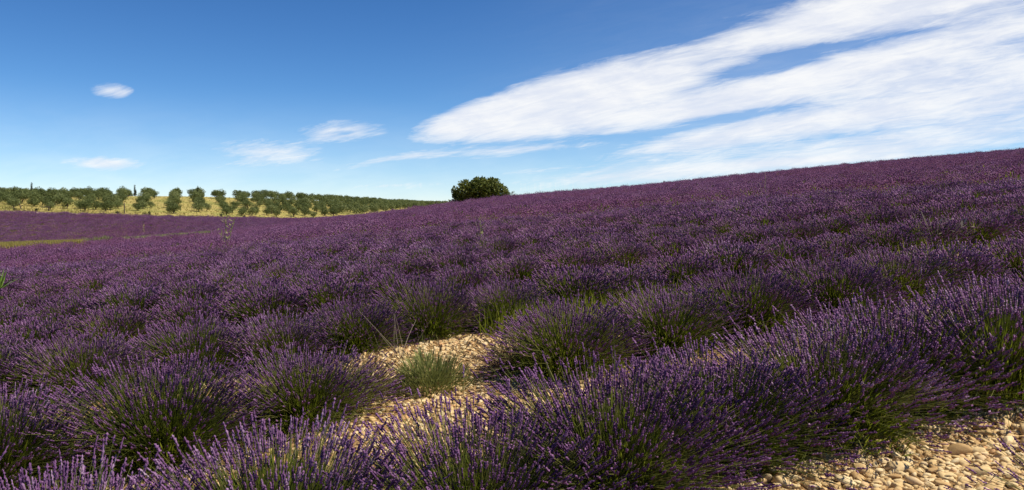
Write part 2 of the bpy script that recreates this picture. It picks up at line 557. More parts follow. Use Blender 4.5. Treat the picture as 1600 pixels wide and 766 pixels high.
m_, nt, out = material("pale_track")
g = nt.new("ShaderNodeNewGeometry")
n2 = nt.noise(g.outputs["Position"], 2.2, 4, 0.6)
principled(nt, out, nt.ramp(n2, [(0.3, (0.36, 0.27, 0.14)), (0.7, (0.56, 0.46, 0.29))]), 0.95, n2, 0.4, 0.1)
M["track"] = m_

# ---------------------------------------------------------------- setting: ground, orchard meadow, track
ground = obj("ground", mesh_np("ground", np.stack([GX, GY, GZ], -1), gq, M["soil"], True))
tag(ground, kind="structure")


def sheet(name, u0, u1, f0, f1, nu, nv, mat, lift):
    us = np.linspace(u0, u1, nu)
    ts = np.linspace(0, 1, nv)
    UU, TT = np.meshgrid(us, ts, indexing="ij")
    YY = f0(UU) * (1 - TT) + f1(UU) * TT
    XX = UU * YY
    i = np.arange(UU.size).reshape(UU.shape)
    q = np.stack([i[:-1, :-1], i[1:, :-1], i[1:, 1:], i[:-1, 1:]], -1).reshape(-1, 4)
    o = obj(name, mesh_np(name, np.stack([XX, YY, gz(XX, YY) + lift], -1), q, mat, True))
    return tag(o, kind="structure")


def wob(u, k=1.0):
    return k * (np.sin(u * 60) + 0.6 * np.sin(u * 143 + 1) + 0.4 * np.sin(u * 310 + 2))


EDGE_R = -0.075
sheet("meadow", -0.85, EDGE_R, lambda u: fE(u) - 2.5 + wob(u, 0.4), lambda u: fC(u) + 140, 240, 90, M["meadow"], 0.30)
sheet("dirt_track", -0.85, EDGE_R, lambda u: fE(u) - 6.0 + wob(u + 1, 0.4), lambda u: fE(u) - 2.6 + wob(u, 0.4), 240, 5, M["track"], 0.22)


# ---------------------------------------------------------------- lavender plants
def lavender(seed, n_stem, n_leaf, rad=0.62, height=0.66, lean=(0, 0), phi_max=88, spike_r=0.0058, spike_l=(0.034, 0.064),
             detail=2, bare=0.0, leaf_w=0.007, droop=0.16, droopers=0.14, mound=(0.50, 0.44)):
    """arrays of one bush: woody base with green blades, long bare stems, a whorled flower spike on each"""
    rng = np.random.default_rng(seed)
    n = n_stem
    low = rng.uniform(0, 1, n) < droopers
    cphi = np.where(low, rng.uniform(math.cos(R(phi_max)), math.cos(R(62)), n), rng.uniform(math.cos(R(64)), 1.0, n))
    phi = np.arccos(np.clip(cphi, -1, 1))
    az = rng.uniform(0, 2 * np.pi, n)
    lob = 1 + 0.10 * np.sin(3 * az + seed) + 0.07 * np.sin(5 * az + 2 * seed)
    L = (height * np.cos(phi) ** 2 + rad * np.sin(phi) ** 2) * lob * np.where(rng.uniform(0, 1, n) < 0.75, rng.uniform(0.88, 1.04, n), rng.uniform(0.62, 0.92, n))
    d = np.stack([np.sin(phi) * np.cos(az), np.sin(phi) * np.sin(az), np.cos(phi)], -1)
    d = d + rng.normal(0, 0.09, d.shape) + np.array([lean[0], lean[1], 0])
    d /= np.linalg.norm(d, axis=1, keepdims=True)
    b0 = np.stack([np.cos(az), np.sin(az), np.zeros(n)], -1) * (0.03 + 0.12 * np.sin(phi) * rng.uniform(0.3, 1, n))[:, None]
    b0[:, 2] = 0.03 + 0.05 * rng.uniform(0, 1, n)

    def curve(t):
        s = L[:, None] * t[None, :]
        up = np.array([0, 0, 1.0])
        p = b0[:, None, :] + d[:, None, :] * s[..., None]
        sag = (0.10 * np.sin(phi) * rng_s)[:, None] * (1.6 * t - 1.6 * t ** 2 * (1 + droop * 3))[None, :]
        p = p + up * (sag * L[:, None])[..., None]
        p = p + bend[:, None, :] * (L[:, None] * t[None, :] ** 2)[..., None]
        p[..., 2] = np.maximum(p[..., 2], 0.015)
        return p
    bend = rng.normal(0, 0.05, (n, 3)) * np.where(rng.uniform(0, 1, n) < 0.12, 2.6, 1.0)[:, None]
    rng_s = rng.uniform(0.4, 1.6, n)
    out = {}
    kst = 4 if detail == 2 else 3
    t = np.linspace(0.12, 1.0, kst)
    c = curve(t)
    rr = np.linspace(0.0019, 0.0012, kst)[None, :].repeat(n, 0) * (1.0 if detail == 2 else 1.6)
    out["stem"] = tubes(c, rr, 3, rng)
    tip = c[:, -1]
    td = c[:, -1] - c[:, -2]
    td /= np.linalg.norm(td, axis=1, keepdims=True)
    td = td + np.array([0, 0, 0.25])
    td /= np.linalg.norm(td, axis=1, keepdims=True)
    keep = rng.uniform(0, 1, n) > bare
    tip, td = tip[keep], td[keep]
    m = len(tip)
    sl = rng.uniform(*spike_l, m)
    if detail == 2:
        prof = np.array([0.35, 0.95, 0.5, 1.1, 0.6, 1.05, 0.5, 0.75, 0.1])
        ts = np.array([0, 0.12, 0.25, 0.36, 0.5, 0.62, 0.74, 0.87, 1.0])
    elif detail == 1:
        prof = np.array([0.4, 1.15, 0.75, 1.0, 0.1])
        ts = np.array([0, 0.25, 0.5, 0.7, 1.0])
    else:
        prof = np.array([0.6, 1.25, 0.1])
        ts = np.array([0, 0.4, 1.0])
    cc = tip[:, None, :] - td[:, None, :] * 0.01 + td[:, None, :] * (sl[:, None] * ts[None, :])[..., None]
    rr = spike_r * prof[None, :] * rng.uniform(0.75, 1.3, (m, 1))
    out["spike"] = tubes(cc, rr, 3, rng, 0.5, 0.7)
    # green: blades spread through the lower two thirds, dense and short in the middle
    k = n_leaf
    dr = unit(rng, k)
    dr[:, 2] = np.abs(dr[:, 2])
    fr = rng.uniform(0.05, 1.0, k) ** 0.45
    ml = 1 + 0.12 * np.sin(3 * np.arctan2(dr[:, 1], dr[:, 0]) + seed)
    p = dr * np.array([mound[0], mound[0], mound[1]]) * (fr * ml * 0.92)[:, None] * (rad / 0.66)
    dd = dr * np.array([0.8, 0.8, 0.6]) + rng.normal(0, 0.25, (k, 3)) + np.array([0, 0, 0.55])
    e1, _ = frames(dd)
    e1 = e1 + rng.normal(0, 0.5, e1.shape)
    out["leaf"] = kites(p, dd, e1, rng.uniform(0.05, 0.15, k), leaf_w * rng.uniform(0.7, 1.5, k))
    return out


def bush_thing(seed, **kw):
    mats = kw.pop("mats", ("leaf", "stem", "spike"))
    parts = lavender(seed, **kw)
    root = empty("lavender_bush")
    add_part(root, "foliage", mesh_np("foliage", *parts["leaf"], M[mats[0]]), True)
    add_part(root, "stems", mesh_np("stems", *parts["stem"], M[mats[1]]), True)
    add_part(root, "flower_spikes", mesh_np("flower_spikes", *parts["spike"], M[mats[2]]), True)
    root["fresh"] = 1
    return root


def placed(proto, x, y, rz, sc, dzz=-0.02):
    r = proto if proto.get("fresh") else copy_thing(proto)
    if r.get("fresh"):
        del r["fresh"]
    r.location = G(x, y, dzz)
    r.rotation_euler = (0, 0, rz)
    r.scale = (sc, sc, sc * random.uniform(0.94, 1.06))
    return r


random.seed(5)
NEAR = [bush_thing(11 + i, n_stem=(2000, 1700, 2100, 1500, 1900, 1750, 2050)[i], n_leaf=6000, rad=0.60 + 0.02 * (i % 3), height=0.47 + 0.02 * (i % 4), lean=((0, 0), (0.12, 0.05), (-0.1, 0.08), (0.05, -0.14), (0.16, 0), (-0.06, -0.1), (0, 0.12))[i], droopers=(0.2, 0.16, 0.24, 0.12, 0.28, 0.2, 0.15)[i], phi_max=86 + 4 * (i % 2), detail=2) for i in range(7)]
MID = [bush_thing(31 + i, n_stem=1250, n_leaf=2200, rad=0.62, height=0.46, phi_max=86, spike_r=0.0076, spike_l=(0.04, 0.07), detail=1, leaf_w=0.013) for i in range(5)]
SMALL = [bush_thing(51 + i, n_stem=700, n_leaf=750, rad=0.66, height=0.47, phi_max=84, spike_r=0.0105, spike_l=(0.045, 0.08), detail=0, leaf_w=0.022) for i in range(5)]

RD = np.array([math.cos(R(25.5)), math.sin(R(25.5))])     # along the rows
RN = np.array([-RD[1], RD[0]])                            # across, away from the camera
O1 = np.array([0.33, 3.92])                               # a plant of the front row
offs = [0.0, 2.50, 5.3]
while offs[-1] < 175:
    offs.append(offs[-1] + (2.75 if offs[-1] < 34 else 2.0))


def in_view(x, y, margin=0.9):
    return y > 1.5 and abs(x) < 0.637 * y + margin


def sees(x, y):
    """is the plant's top in front of the crest, seen from the camera"""
    u = x / y
    return abs(u) < 0.72


ROWS = []
FARP = []
rr_ = np.random.default_rng(77)
for k, off in enumerate(offs):
    row = []
    s = -220.0 + rr_.uniform(0, 1)
    p0 = O1 + RN * off
    step = 0.74 if k < 1 else (0.92 if off < 36 else 1.05)
    while s < 240:
        s += step * rr_.uniform(0.88, 1.14)
        q = p0 + RD * s + RN * rr_.normal(0, 0.08)
        x, y = q
        if not in_view(x, y, 1.0) or y > 240:
            continue
        row.append((x, y))
    if k == 1:                                             # the second row: plants seen one by one on either side of a gap
        row = [tuple(np.array([0.485, 6.76]) + RD * sv + RN * rr_.normal(0, 0.06)) for sv in
               [-7.2, -6.2, -5.15, -4.15, -3.15, -2.2, 0.0] + [0.98 * i + rr_.uniform(-0.08, 0.08) for i in range(1, 16)]]
        row = [q for q in row if in_view(*q, 1.0)]
    ROWS.append(row)

# what each near plant is like
CAND = []
for k, row in enumerate(ROWS):
    for (x, y) in row:
        u = x / y
        D = float(fD(u))
        if y > D + 3:
            continue
        if k >= 3 and rr_.uniform() < 0.0:
            continue                                       # a missing plant now and then
        if y > D - 1.5 - 16.0 * max(0.0, min(1.0, (-0.53 - u) / 0.08)) and u < -0.28:
            continue                                       # the field stops at the grassy strip
        CAND.append((math.hypot(x, y), k, x, y))
CAND.sort()
THINGS = CAND[:286]
FARP = [(x, y) for _, k, x, y in CAND[286:]]

GROUP = "lavender bushes planted in rows up the slope"
ORD = ["first", "second", "third", "fourth", "fifth", "sixth", "seventh", "eighth", "ninth", "tenth", "eleventh", "twelfth",
       "thirteenth", "fourteenth", "fifteenth", "sixteenth", "seventeenth", "eighteenth", "nineteenth", "twentieth"]
ROWNAME = {0: "front row by the stones", 1: "second row behind the bare strip"}
by_row = {}
for t_ in THINGS:
    by_row.setdefault(t_[1], []).append(t_)
for k, lst in by_row.items():
    lst.sort(key=lambda q: q[2])
    for i, (dist, _, x, y) in enumerate(lst):
        if dist < 9.5:
            proto = random.choice(NEAR)
        elif dist < 19:
            proto = random.choice(MID)
        else:
            proto = random.choice(SMALL)
        sc = random.uniform(0.92, 1.12)
        if k == 0:
            sc = random.uniform(0.96, 1.08) * (1.10 if x < -0.3 else 1.0 if x < 1.0 else 1.06)
        if k == 1:
            sc *= 1.04
        o = placed(proto, x, y, random.uniform(0, 6.28), sc)
        if k <= 8 and i < 20:
            rn = ROWNAME.get(k, ORD[k] + " row from the front")
            lab = f"purple lavender bush, {ORD[i]} from the left in the {rn}"
        else:
            lab = "purple lavender bush merging into the dense rows on the middle of the slope"
        tag(o, lab, "lavender bush", GROUP)
for pr in NEAR + MID + SMALL:
    if pr.get("fresh"):
        for ch in KIDS[pr.name]:
            bpy.data.objects.remove(ch)
        bpy.data.objects.remove(pr)

# plants out of the rows
o = placed(bush_thing(71, n_stem=420, n_leaf=1200, rad=0.66, height=0.6, detail=2), 2.36, 2.95, 1.0, 0.8)
tag(o, "lavender bush poking purple spikes over the stones at the lower right corner", "lavender bush", GROUP)
pp = at(672, 612)
o = placed(bush_thing(72, n_stem=46, n_leaf=2600, rad=0.46, height=0.48, detail=2, leaf_w=0.008, mats=("leaf_pale", "weed", "dark_seed")), pp[0], pp[1], 0.4, 1.0)
tag(o, "small pale green bush with a few dark heads in the bare sunlit gap", "bush")
for i, (px, py, lab) in enumerate([(560, 628, "brown dried-out bush left of the pale green bush in the bare gap"),
                                   (812, 590, "low brown withered bush right of the pale green bush by bare stones")]):
    pp = at(px, py)
    b = bush_thing(80 + i, n_stem=330, n_leaf=1100, rad=0.50, height=0.40, detail=1, bare=0.7, phi_max=92, mats=("dry", "dry", "dry"))
    b.name = "dry_bush"
    o = placed(b, pp[0], pp[1], 0.3, 0.85)
    tag(o, lab, "dry bush", "withered brown bushes in the second row")

# ---------------------------------------------------------------- the far field, one mass of plants
SRC = bpy.data.collections.new("plant_sources")


def instancer(name, pts, src_objs, scales, rots, idx):
    coll = bpy.data.collections.new(name + "_sources")
    for s in src_objs:
        coll.objects.link(s)
    me = bpy.data.meshes.new(name)
    me.vertices.add(len(pts))
    me.vertices.foreach_set("co", np.asarray(pts, np.float32).ravel())
    a = me.attributes.new("sc", "FLOAT_VECTOR", "POINT")
    a.data.foreach_set("vector", np.asarray(scales, np.float32).ravel())
    a = me.attributes.new("rot", "FLOAT_VECTOR", "POINT")
    a.data.foreach_set("vector", np.asarray(rots, np.float32).ravel())
    a = me.attributes.new("idx", "INT", "POINT")
    a.data.foreach_set("value", np.asarray(idx, np.int32))
    o = obj(name, me)
    ng = bpy.data.node_groups.new(name, "GeometryNodeTree")
    ng.interface.new_socket("Geometry", in_out="INPUT", socket_type="NodeSocketGeometry")
    ng.interface.new_socket("Geometry", in_out="OUTPUT", socket_type="NodeSocketGeometry")
    nn, ll = ng.nodes, ng.links
    gi_, go_ = nn.new("NodeGroupInput"), nn.new("NodeGroupOutput")
    ci = nn.new("GeometryNodeCollectionInfo")
    ci.inputs["Collection"].default_value = coll
    ci.inputs["Separate Children"].default_value = True
    ci.inputs["Reset Children"].default_value = True
    ip = nn.new("GeometryNodeInstanceOnPoints")
    ip.inputs["Pick Instance"].default_value = True

    def na(nm, typ):
        q = nn.new("GeometryNodeInputNamedAttribute")
        q.data_type = typ
        q.inputs["Name"].default_value = nm
        return q.outputs["Attribute"]
    ll.new(gi_.outputs[0], ip.inputs["Points"])
    ll.new(ci.outputs[0], ip.inputs["Instance"])
    ll.new(na("idx", "INT"), ip.inputs["Instance Index"])
    er = nn.new("FunctionNodeEulerToRotation")
    ll.new(na("rot", "FLOAT_VECTOR"), er.inputs[0])
    ll.new(er.outputs[0], ip.inputs["Rotation"])
    ll.new(na("sc", "FLOAT_VECTOR"), ip.inputs["Scale"])
    ll.new(ip.outputs[0], go_.inputs[0])
    md = o.modifiers.new("scatter", "NODES")
    md.node_group = ng
    return tag(o, kind="stuff")


FSRC = []
for i in range(6):
    p = lavender(100 + i, n_stem=220, n_leaf=120, rad=0.78, height=0.53, phi_max=82, spike_r=0.0155, spike_l=(0.05, 0.10), detail=0, leaf_w=0.045)
    g = Geo()
    g.add(*p["leaf"], 0)
    g.add(*p["spike"], 1)
    FSRC.append(obj("lavender_mass_plant", g.mesh("lavender_mass_plant", [M["leaf"], M["spike_far"]]), link=False))
# rows of the second field in the dip and on the rise towards the orchard
for k in range(400):
    yb = 98 + k * 1.1
    if yb > 240:
        break
    s = -190.0
    while s < 60:
        s += 0.95 * rr_.uniform(0.8, 1.2)
        x, y = s, yb + 0.12 * s * 0 + rr_.normal(0, 0.2)
        u = x / y
        if u < -0.72 or u > -0.10:
            continue
        if float(fD(u)) + 5 < y < float(fE(u)) - 6.5:
            FARP.append((x, y))
fp = np.array(FARP)
n = len(fp)
sc = rr_.uniform(0.85, 1.2, (n, 1)) * np.array([[1, 1, 1.0]])
sc[:, 2] *= rr_.uniform(0.75, 1.25, n)
rots = np.zeros((n, 3))
rots[:, 2] = rr_.uniform(0, 6.28, n)
instancer("lavender_field", np.column_stack([fp, gz(fp[:, 0], fp[:, 1]) - 0.03]), FSRC, sc, rots, rr_.integers(0, 6, n))


# ---------------------------------------------------------------- stones
def ico(sub=1):
    t = (1 + 5 ** 0.5) / 2
    v = [(-1, t, 0), (1, t, 0), (-1, -t, 0), (1, -t, 0), (0, -1, t), (0, 1, t), (0, -1, -t), (0, 1, -t), (t, 0, -1), (t, 0, 1), (-t, 0, -1), (-t, 0, 1)]
    f = [(0, 11, 5), (0, 5, 1), (0, 1, 7), (0, 7, 10), (0, 10, 11), (1, 5, 9), (5, 11, 4), (11, 10, 2), (10, 7, 6), (7, 1, 8), (3, 9, 4), (3, 4, 2), (3, 2, 6), (3, 6, 8), (3, 8, 9), (4, 9, 5), (2, 4, 11), (6, 2, 10), (8, 6, 7), (9, 8, 1)]
    v = [np.array(q) / np.linalg.norm(q) for q in v]
    for _ in range(sub):
        cache, nf = {}, []

        def mid(a, b):
            key = (min(a, b), max(a, b))
            if key not in cache:
                w = v[a] + v[b]
                v.append(w / np.linalg.norm(w))
                cache[key] = len(v) - 1
            return cache[key]
        for a, b, c in f:
            ab, bc, ca = mid(a, b), mid(b, c), mid(c, a)
            nf += [(a, ab, ca), (b, bc, ab), (c, ca, bc), (ab, bc, ca)]
        f = nf
    return np.array(v), np.array(f)


def stone_mesh(seed, sub=1):
    rng = np.random.default_rng(seed)
    v, f = ico(sub)
    for _ in range(9):                                   # worn flats: cut the ball with a few planes
        nrm = unit(rng, 1)[0]
        h = rng.uniform(0.45, 0.85)
        dd = v @ nrm
        v = v - np.maximum(dd - h, 0)[:, None] * nrm * 0.9
    v = v * (1 + rng.normal(0, 0.07, (len(v), 1)))
    v = v * np.array([1.0, rng.uniform(0.5, 0.9), rng.uniform(0.35, 0.62)])
    me = mesh_np("stone", v * 0.5, None, M["stone"], True, tris=f)
    return me


STONES = [stone_mesh(200 + i) for i in range(8)]
PEBS = [stone_mesh(220 + i, 1) for i in range(5)]
srng = np.random.default_rng(9)


def row_off(x, y):
    return (np.array([x, y]) - O1) @ RN


big = []
tries = 0
cells = {}


def far_enough(x, y, r):
    ci, cj = int(x / 0.2), int(y / 0.2)
    for a in (-1, 0, 1):
        for b in (-1, 0, 1):
            for (px, py, pr) in cells.get((ci + a, cj + b), ()):
                if (px - x) ** 2 + (py - y) ** 2 < (0.40 * (pr + r)) ** 2:
                    return False
    cells.setdefault((ci, cj), []).append((x, y, r))
    return True


def scatter_big(box, n, smin, smax, ok):
    c = 0
    for _ in range(n * 60):
        if c >= n:
            break
        px, py = srng.uniform(box[0], box[2]), srng.uniform(box[1], box[3])
        if not ok(px, py):
            continue
        p = at(px, py)
        s = smin + (smax - smin) * srng.uniform() ** 1.5
        if not far_enough(p[0], p[1], s):
            continue
        big.append((p[0], p[1], s))
        c += 1


scatter_big((1180, 615, 1640, 800), 225, 0.05, 0.165, lambda px, py: (py - 600) > (1600 - px) * 0.36)
scatter_big((560, 515, 860, 625), 72, 0.05, 0.11, lambda px, py: True)
big.sort(key=lambda q: -q[2] / q[1])
for (x, y, s) in big[:297]:
    o = obj("stone", STONES[srng.integers(0, 8)], ground)
    o.location = G(x, y, s * srng.uniform(0.02, 0.14))
    o.rotation_euler = (srng.normal(0, 0.22), srng.normal(0, 0.22), srng.uniform(0, 6.28))
    o.scale = (s, s * srng.uniform(0.8, 1.1), s * srng.uniform(0.8, 1.25))

# gravel and pebbles between the rows
pts, scs = [], []
n = 26000
yy = srng.uniform(1.9, 13.0, n) ** 1.0
yy = 1.9 + (13 - 1.9) * srng.uniform(0, 1, n) ** 1.25
xx = srng.uniform(-0.72, 0.72, n) * yy
po = np.stack([xx, yy], -1) - O1
ro = po @ RN
keepp = np.ones(n, bool)
for c0 in (0.0, 2.50, 5.3, 8.05, 10.8):
    keepp &= ~((np.abs(ro - c0) < 0.40) & (srng.uniform(0, 1, n) < 0.6))
xx, yy = xx[keepp], yy[keepp]
n0 = len(xx)
ex = []
while len(ex) < 7000:
    if srng.uniform() < 0.7:
        q = (srng.uniform(1.0, 3.9), srng.uniform(2.6, 5.2))
        r_ = row_off(*q)
        if not (-2.0 < r_ < -0.30):
            continue
    else:
        q = (srng.uniform(-1.7, 0.6), srng.uniform(5.2, 9.0))
        r_ = row_off(*q)
        if not (1.2 < r_ < 4.9):
            continue
    ex.append(q)
ex = np.array(ex)
xx, yy = np.concatenate([xx, ex[:, 0]]), np.concatenate([yy, ex[:, 1]])
n = len(xx)
ss = 0.018 + 0.05 * srng.uniform(0, 1, n) ** 2.2 + 0.002 * yy
ss[n0:] += 0.014
rots = np.column_stack([srng.normal(0, 0.3, n), srng.normal(0, 0.3, n), srng.uniform(0, 6.28, n)])
gr = instancer("gravel", np.column_stack([xx, yy, gz(xx, yy) + ss * 0.06]), [obj("pebble", m2, link=False) for m2 in PEBS],
               np.column_stack([ss, ss * srng.uniform(0.75, 1.1, n), ss * srng.uniform(0.7, 1.1, n)]), rots, srng.integers(0, 5, n))


n = 9000
ly = 2.2 + 9.5 * srng.uniform(0, 1, n) ** 1.3
lx = srng.uniform(-0.72, 0.72, n) * ly
ld = np.column_stack([srng.normal(0, 1, n), srng.normal(0, 1, n), srng.uniform(-0.05, 0.25, n)])
le = np.column_stack([-ld[:, 1], ld[:, 0], srng.normal(0, 0.4, n)])
litter = obj("dry_litter", mesh_np("dry_litter", *kites(np.column_stack([lx, ly, gz(lx, ly) + srng.uniform(0.008, 0.03, n)]), ld, le, srng.uniform(0.03, 0.16, n), srng.uniform(0.002, 0.006, n)), M["dry"]))
tag(litter, kind="stuff")


# ---------------------------------------------------------------- trees
def trunk_tubes(g, rng, base, top, r0, r1, bend=0.15, k=6, sides=7, mi=0):
    base, top = np.array(base, float), np.array(top, float)
    t = np.linspace(0, 1, k)
    c = base + (top - base) * t[:, None]
    off = rng.normal(0, bend, 3) * np.linalg.norm(top - base)
    c = c + np.sin(np.pi * t)[:, None] * off * np.array([1, 1, 0.2])
    rad = r0 + (r1 - r0) * t
    rad[0] *= 1.35
    g.add(*tubes(c[None], rad[None], sides, rng, 0.12), mi)
    return c


def crown_mesh(name, rng, clumps, n, leaf_l, leaf_w, mat, shell=0.55):
    """leaf clumps filling several unequal balls; mostly outward pointing leaves"""
    w = np.array([c[3] * c[4] for c in clumps])
    j = rng.choice(len(clumps), n, p=w / w.sum())
    cl = np.array(clumps)
    dirs = unit(rng, n)
    rad = (shell + (1 - shell) * rng.uniform(0, 1, n) ** 0.6) * (1 + 0.12 * np.sin(dirs[:, 0] * 6 + j) * np.sin(dirs[:, 2] * 7 + j * 2))
    p = cl[j, :3] + dirs * rad[:, None] * np.stack([cl[j, 3], cl[j, 3], cl[j, 4]], -1)
    d = np.cross(dirs, unit(rng, n)) + dirs * 0.35 + rng.normal(0, 0.35, (n, 3))
    nn_ = np.cross(d, dirs + rng.normal(0, 0.45, (n, 3)))
    v, q = kites(p, d, nn_, leaf_l * rng.uniform(0.6, 1.4, n), leaf_w * rng.uniform(0.6, 1.4, n), 0.5)
    return mesh_np(name, v, q, mat)


def olive(seed):
    rng = np.random.default_rng(seed)
    root = empty("olive_tree")
    g = Geo()
    hh = rng.uniform(0.35, 0.55)
    lean = rng.normal(0, 0.12, 2)
    trunk_tubes(g, rng, (0, 0, -0.15), (lean[0], lean[1], hh), 0.16, 0.11)
    clumps = []
    nl = rng.integers(5, 8)
    for i in range(nl):
        a = 6.28 * i / nl + rng.uniform(-0.4, 0.4)
        rr0 = rng.uniform(0.55, 1.15)
        zz = rng.uniform(1.0, 2.0)
        p = (lean[0] + rr0 * math.cos(a), lean[1] + rr0 * math.sin(a), zz)
        trunk_tubes(g, rng, (lean[0], lean[1], hh - 0.04), p, 0.07, 0.025, 0.1, 5, 5)
        clumps.append((*p, rng.uniform(0.6, 0.9), rng.uniform(0.55, 0.8)))
    clumps.append((lean[0], lean[1], rng.uniform(1.9, 2.25), 0.75, rng.uniform(0.6, 0.85)))
    add_part(root, "trunk", g.mesh("trunk", M["bark"], True))
    add_part(root, "crown", crown_mesh("crown", rng, clumps, 900, 0.32, 0.15, M["olive"], 0.35))
    root["fresh"] = 1
    return root


OLIVES = [olive(300 + i) for i in range(6)]
orng = np.random.default_rng(21)
od = np.array([-0.376, 0.926])
spots = []
for kk in range(-18, 72):
    k = kk / 2
    x165 = float(PU(269 + 48 * k)) * 165
    for j in range(-22, 80):
        s = j * 4.4 + orng.uniform(-0.8, 0.8) + (kk % 4) * 1.1
        x = x165 + od[0] * s + orng.normal(0, 0.75)
        y = 165 + od[1] * s
        if y < 100:
            continue
        u = x / y
        if u < -0.70 or u > EDGE_R - 0.004:
            continue
        if kk % 2 and -0.50 < u < -0.345:
            continue
        if kk % 2:
            x += orng.normal(0, 0.9)
            if orng.uniform() < 0.3:
                continue
        E, C = float(fE(u)), float(fC(u))
        if y < E + (0.8 if kk % 2 == 0 else 5.0) or y > C + 14:
            continue
        spots.append((y, x, k, j))
spots.sort()
OG = "olive trees planted in rows on the dry hillside"
n_ol = 0
first_of_row = {}
rest = []
for (y, x, k, j) in spots:
    if n_ol >= 292 or orng.uniform() < 0.05:
        if n_ol >= 292:
            rest.append((x, y))
        continue
    first_of_row.setdefault(k, []).append((x, y))
    n_ol += 1
front = sorted([(v_[0][0] / v_[0][1], k) for k, v_ in first_of_row.items() if v_[0][0] / v_[0][1] > -0.63 and k == int(k)])
rank = {k: i for i, (_, k) in enumerate(front)}
for k, lst in first_of_row.items():
    for i, (x, y) in enumerate(lst):
        pr = OLIVES[orng.integers(0, 6)]
        s = orng.uniform(0.55, 0.95)
        o = placed(pr, x, y, orng.uniform(0, 6.28), s, 0.28)
        if i == 0 and k in rank and rank[k] < 20:
            lab = f"grey-green olive tree, {ORD[rank[k]]} from the left along the orchard's front edge"
        elif k in (-2, -1, 0, 1, 2) and i < 20:
            lab = f"olive tree, {ORD[i]} up the hill in the " + {0: "row just left of the open grass lane", -1: "second row left of the open lane",
                  -2: "third row left of the open lane", 1: "row just right of the open grass lane", 2: "second row right of the open lane"}[int(k)]
        elif x / y < -0.39:
            lab = "grey-green olive tree in the crowded back ranks well left of the orchard's open lane"
        elif i == 0:
            lab = "small olive tree on the front edge where the orchard meets the purple hill"
        else:
            lab = "small olive tree in the dense ranks right of the orchard's open grass lane"
        tag(o, lab, "olive tree", OG)
if rest:
    rp = np.array(rest)
    osrc = []
    for i in range(3):
        rng = np.random.default_rng(340 + i)
        me = crown_mesh("far_crown", rng, [(0, 0, 1.5, 1.2, 1.0), (0.5, 0.3, 1.9, 0.8, 0.7), (-0.5, 0.1, 1.6, 0.8, 0.8)], 420, 0.34, 0.17, M["olive"], 0.35)
        osrc.append(obj("far_olive", me, link=False))
    n = len(rp)
    sc = orng.uniform(0.85, 1.15, (n, 1)).repeat(3, 1)
    rt = np.zeros((n, 3))
    rt[:, 2] = orng.uniform(0, 6.28, n)
    instancer("olive_grove", np.column_stack([rp, gz(rp[:, 0], rp[:, 1]) + 0.25]), osrc, sc, rt, orng.integers(0, 3, n))

# a dark pointed tree standing above the orchard skyline
rng = np.random.default_rng(400)


def cypress(px, y, h, lab):
    x = float(PU(px)) * y
    root = empty("cypress_tree", G(x, y, 0.25))
    g = Geo()
    trunk_tubes(g, rng, (0, 0, -0.2), (0, 0, h * 0.8), 0.12, 0.03, 0.01)
    add_part(root, "trunk", g.mesh("trunk", M["bark"], True))
    cl = [(rng.normal(0, 0.04), rng.normal(0, 0.04), h * f, 0.42 * (1.05 - f), h * 0.16) for f in (0.2, 0.35, 0.5, 0.65, 0.8, 0.9)]
    add_part(root, "crown", crown_mesh("crown", rng, cl, 500, 0.26, 0.12, M["dark_shrub"], 0.4))
    tag(root, lab, "cypress")


cypress(51, 208, 3.5, "thin dark pointed tree rising above the orchard skyline at far left")
cypress(212, 214, 2.9, "thin dark pointed tree above the orchard left of the open lane")
cypress(310, 216, 3.1, "thin dark pointed treetop above the olive right of the open lane")

# the lone round tree on the crest
rng = np.random.default_rng(500)
uT = float(PU(752))
yT = float(fD(uT)) + 7.0
base = np.array(G(uT * yT, yT, 0))
K = yT / F                                              # metres per photo pixel there
zcrest = float(gz(uT * fD(uT), fD(uT)))


def tz(py):
    return H_CAM + float(PV(py)) * yT - base[2]


lone = empty("round_tree", tuple(base))
g = Geo()
trunk_tubes(g, rng, (0, 0, -0.3), (0.2, 0, tz(312)), 0.42, 0.30)
clumps = []
for (px, py, rx, ry) in [(742, 297, 20, 15), (765, 296, 20, 17), (752, 292, 17, 13), (730, 300, 15, 13), (778, 302, 14, 14), (716, 310, 10, 9), (713, 296, 5, 4),
                         (709, 303, 5, 5), (735, 313, 16, 9), (760, 312, 18, 9), (781, 311, 10, 8), (724, 289, 10, 8), (770, 286, 12, 8), (748, 284, 10, 6), (712, 318, 8, 6)]:
    for yo in (-1, 1):
        c = ((px - 752) * K + rng.normal(0, 0.2), yo * rng.uniform(0.3, 1.6), tz(py), rx * K * rng.uniform(0.85, 1.0), ry * K * rng.uniform(0.9, 1.0))
        clumps.append(c)
        trunk_tubes(g, rng, (0.2, 0, tz(316)), (c[0] * 0.9, c[1] * 0.9, c[2]), 0.12, 0.03, 0.08, 5, 5)
add_part(lone, "trunk", g.mesh("trunk", M["bark"], True))
add_part(lone, "crown", crown_mesh("crown", rng, clumps, 9000, 0.40, 0.26, M["oak"], 0.55))
tag(lone, "large round dark green tree alone on the lavender crest", "tree")


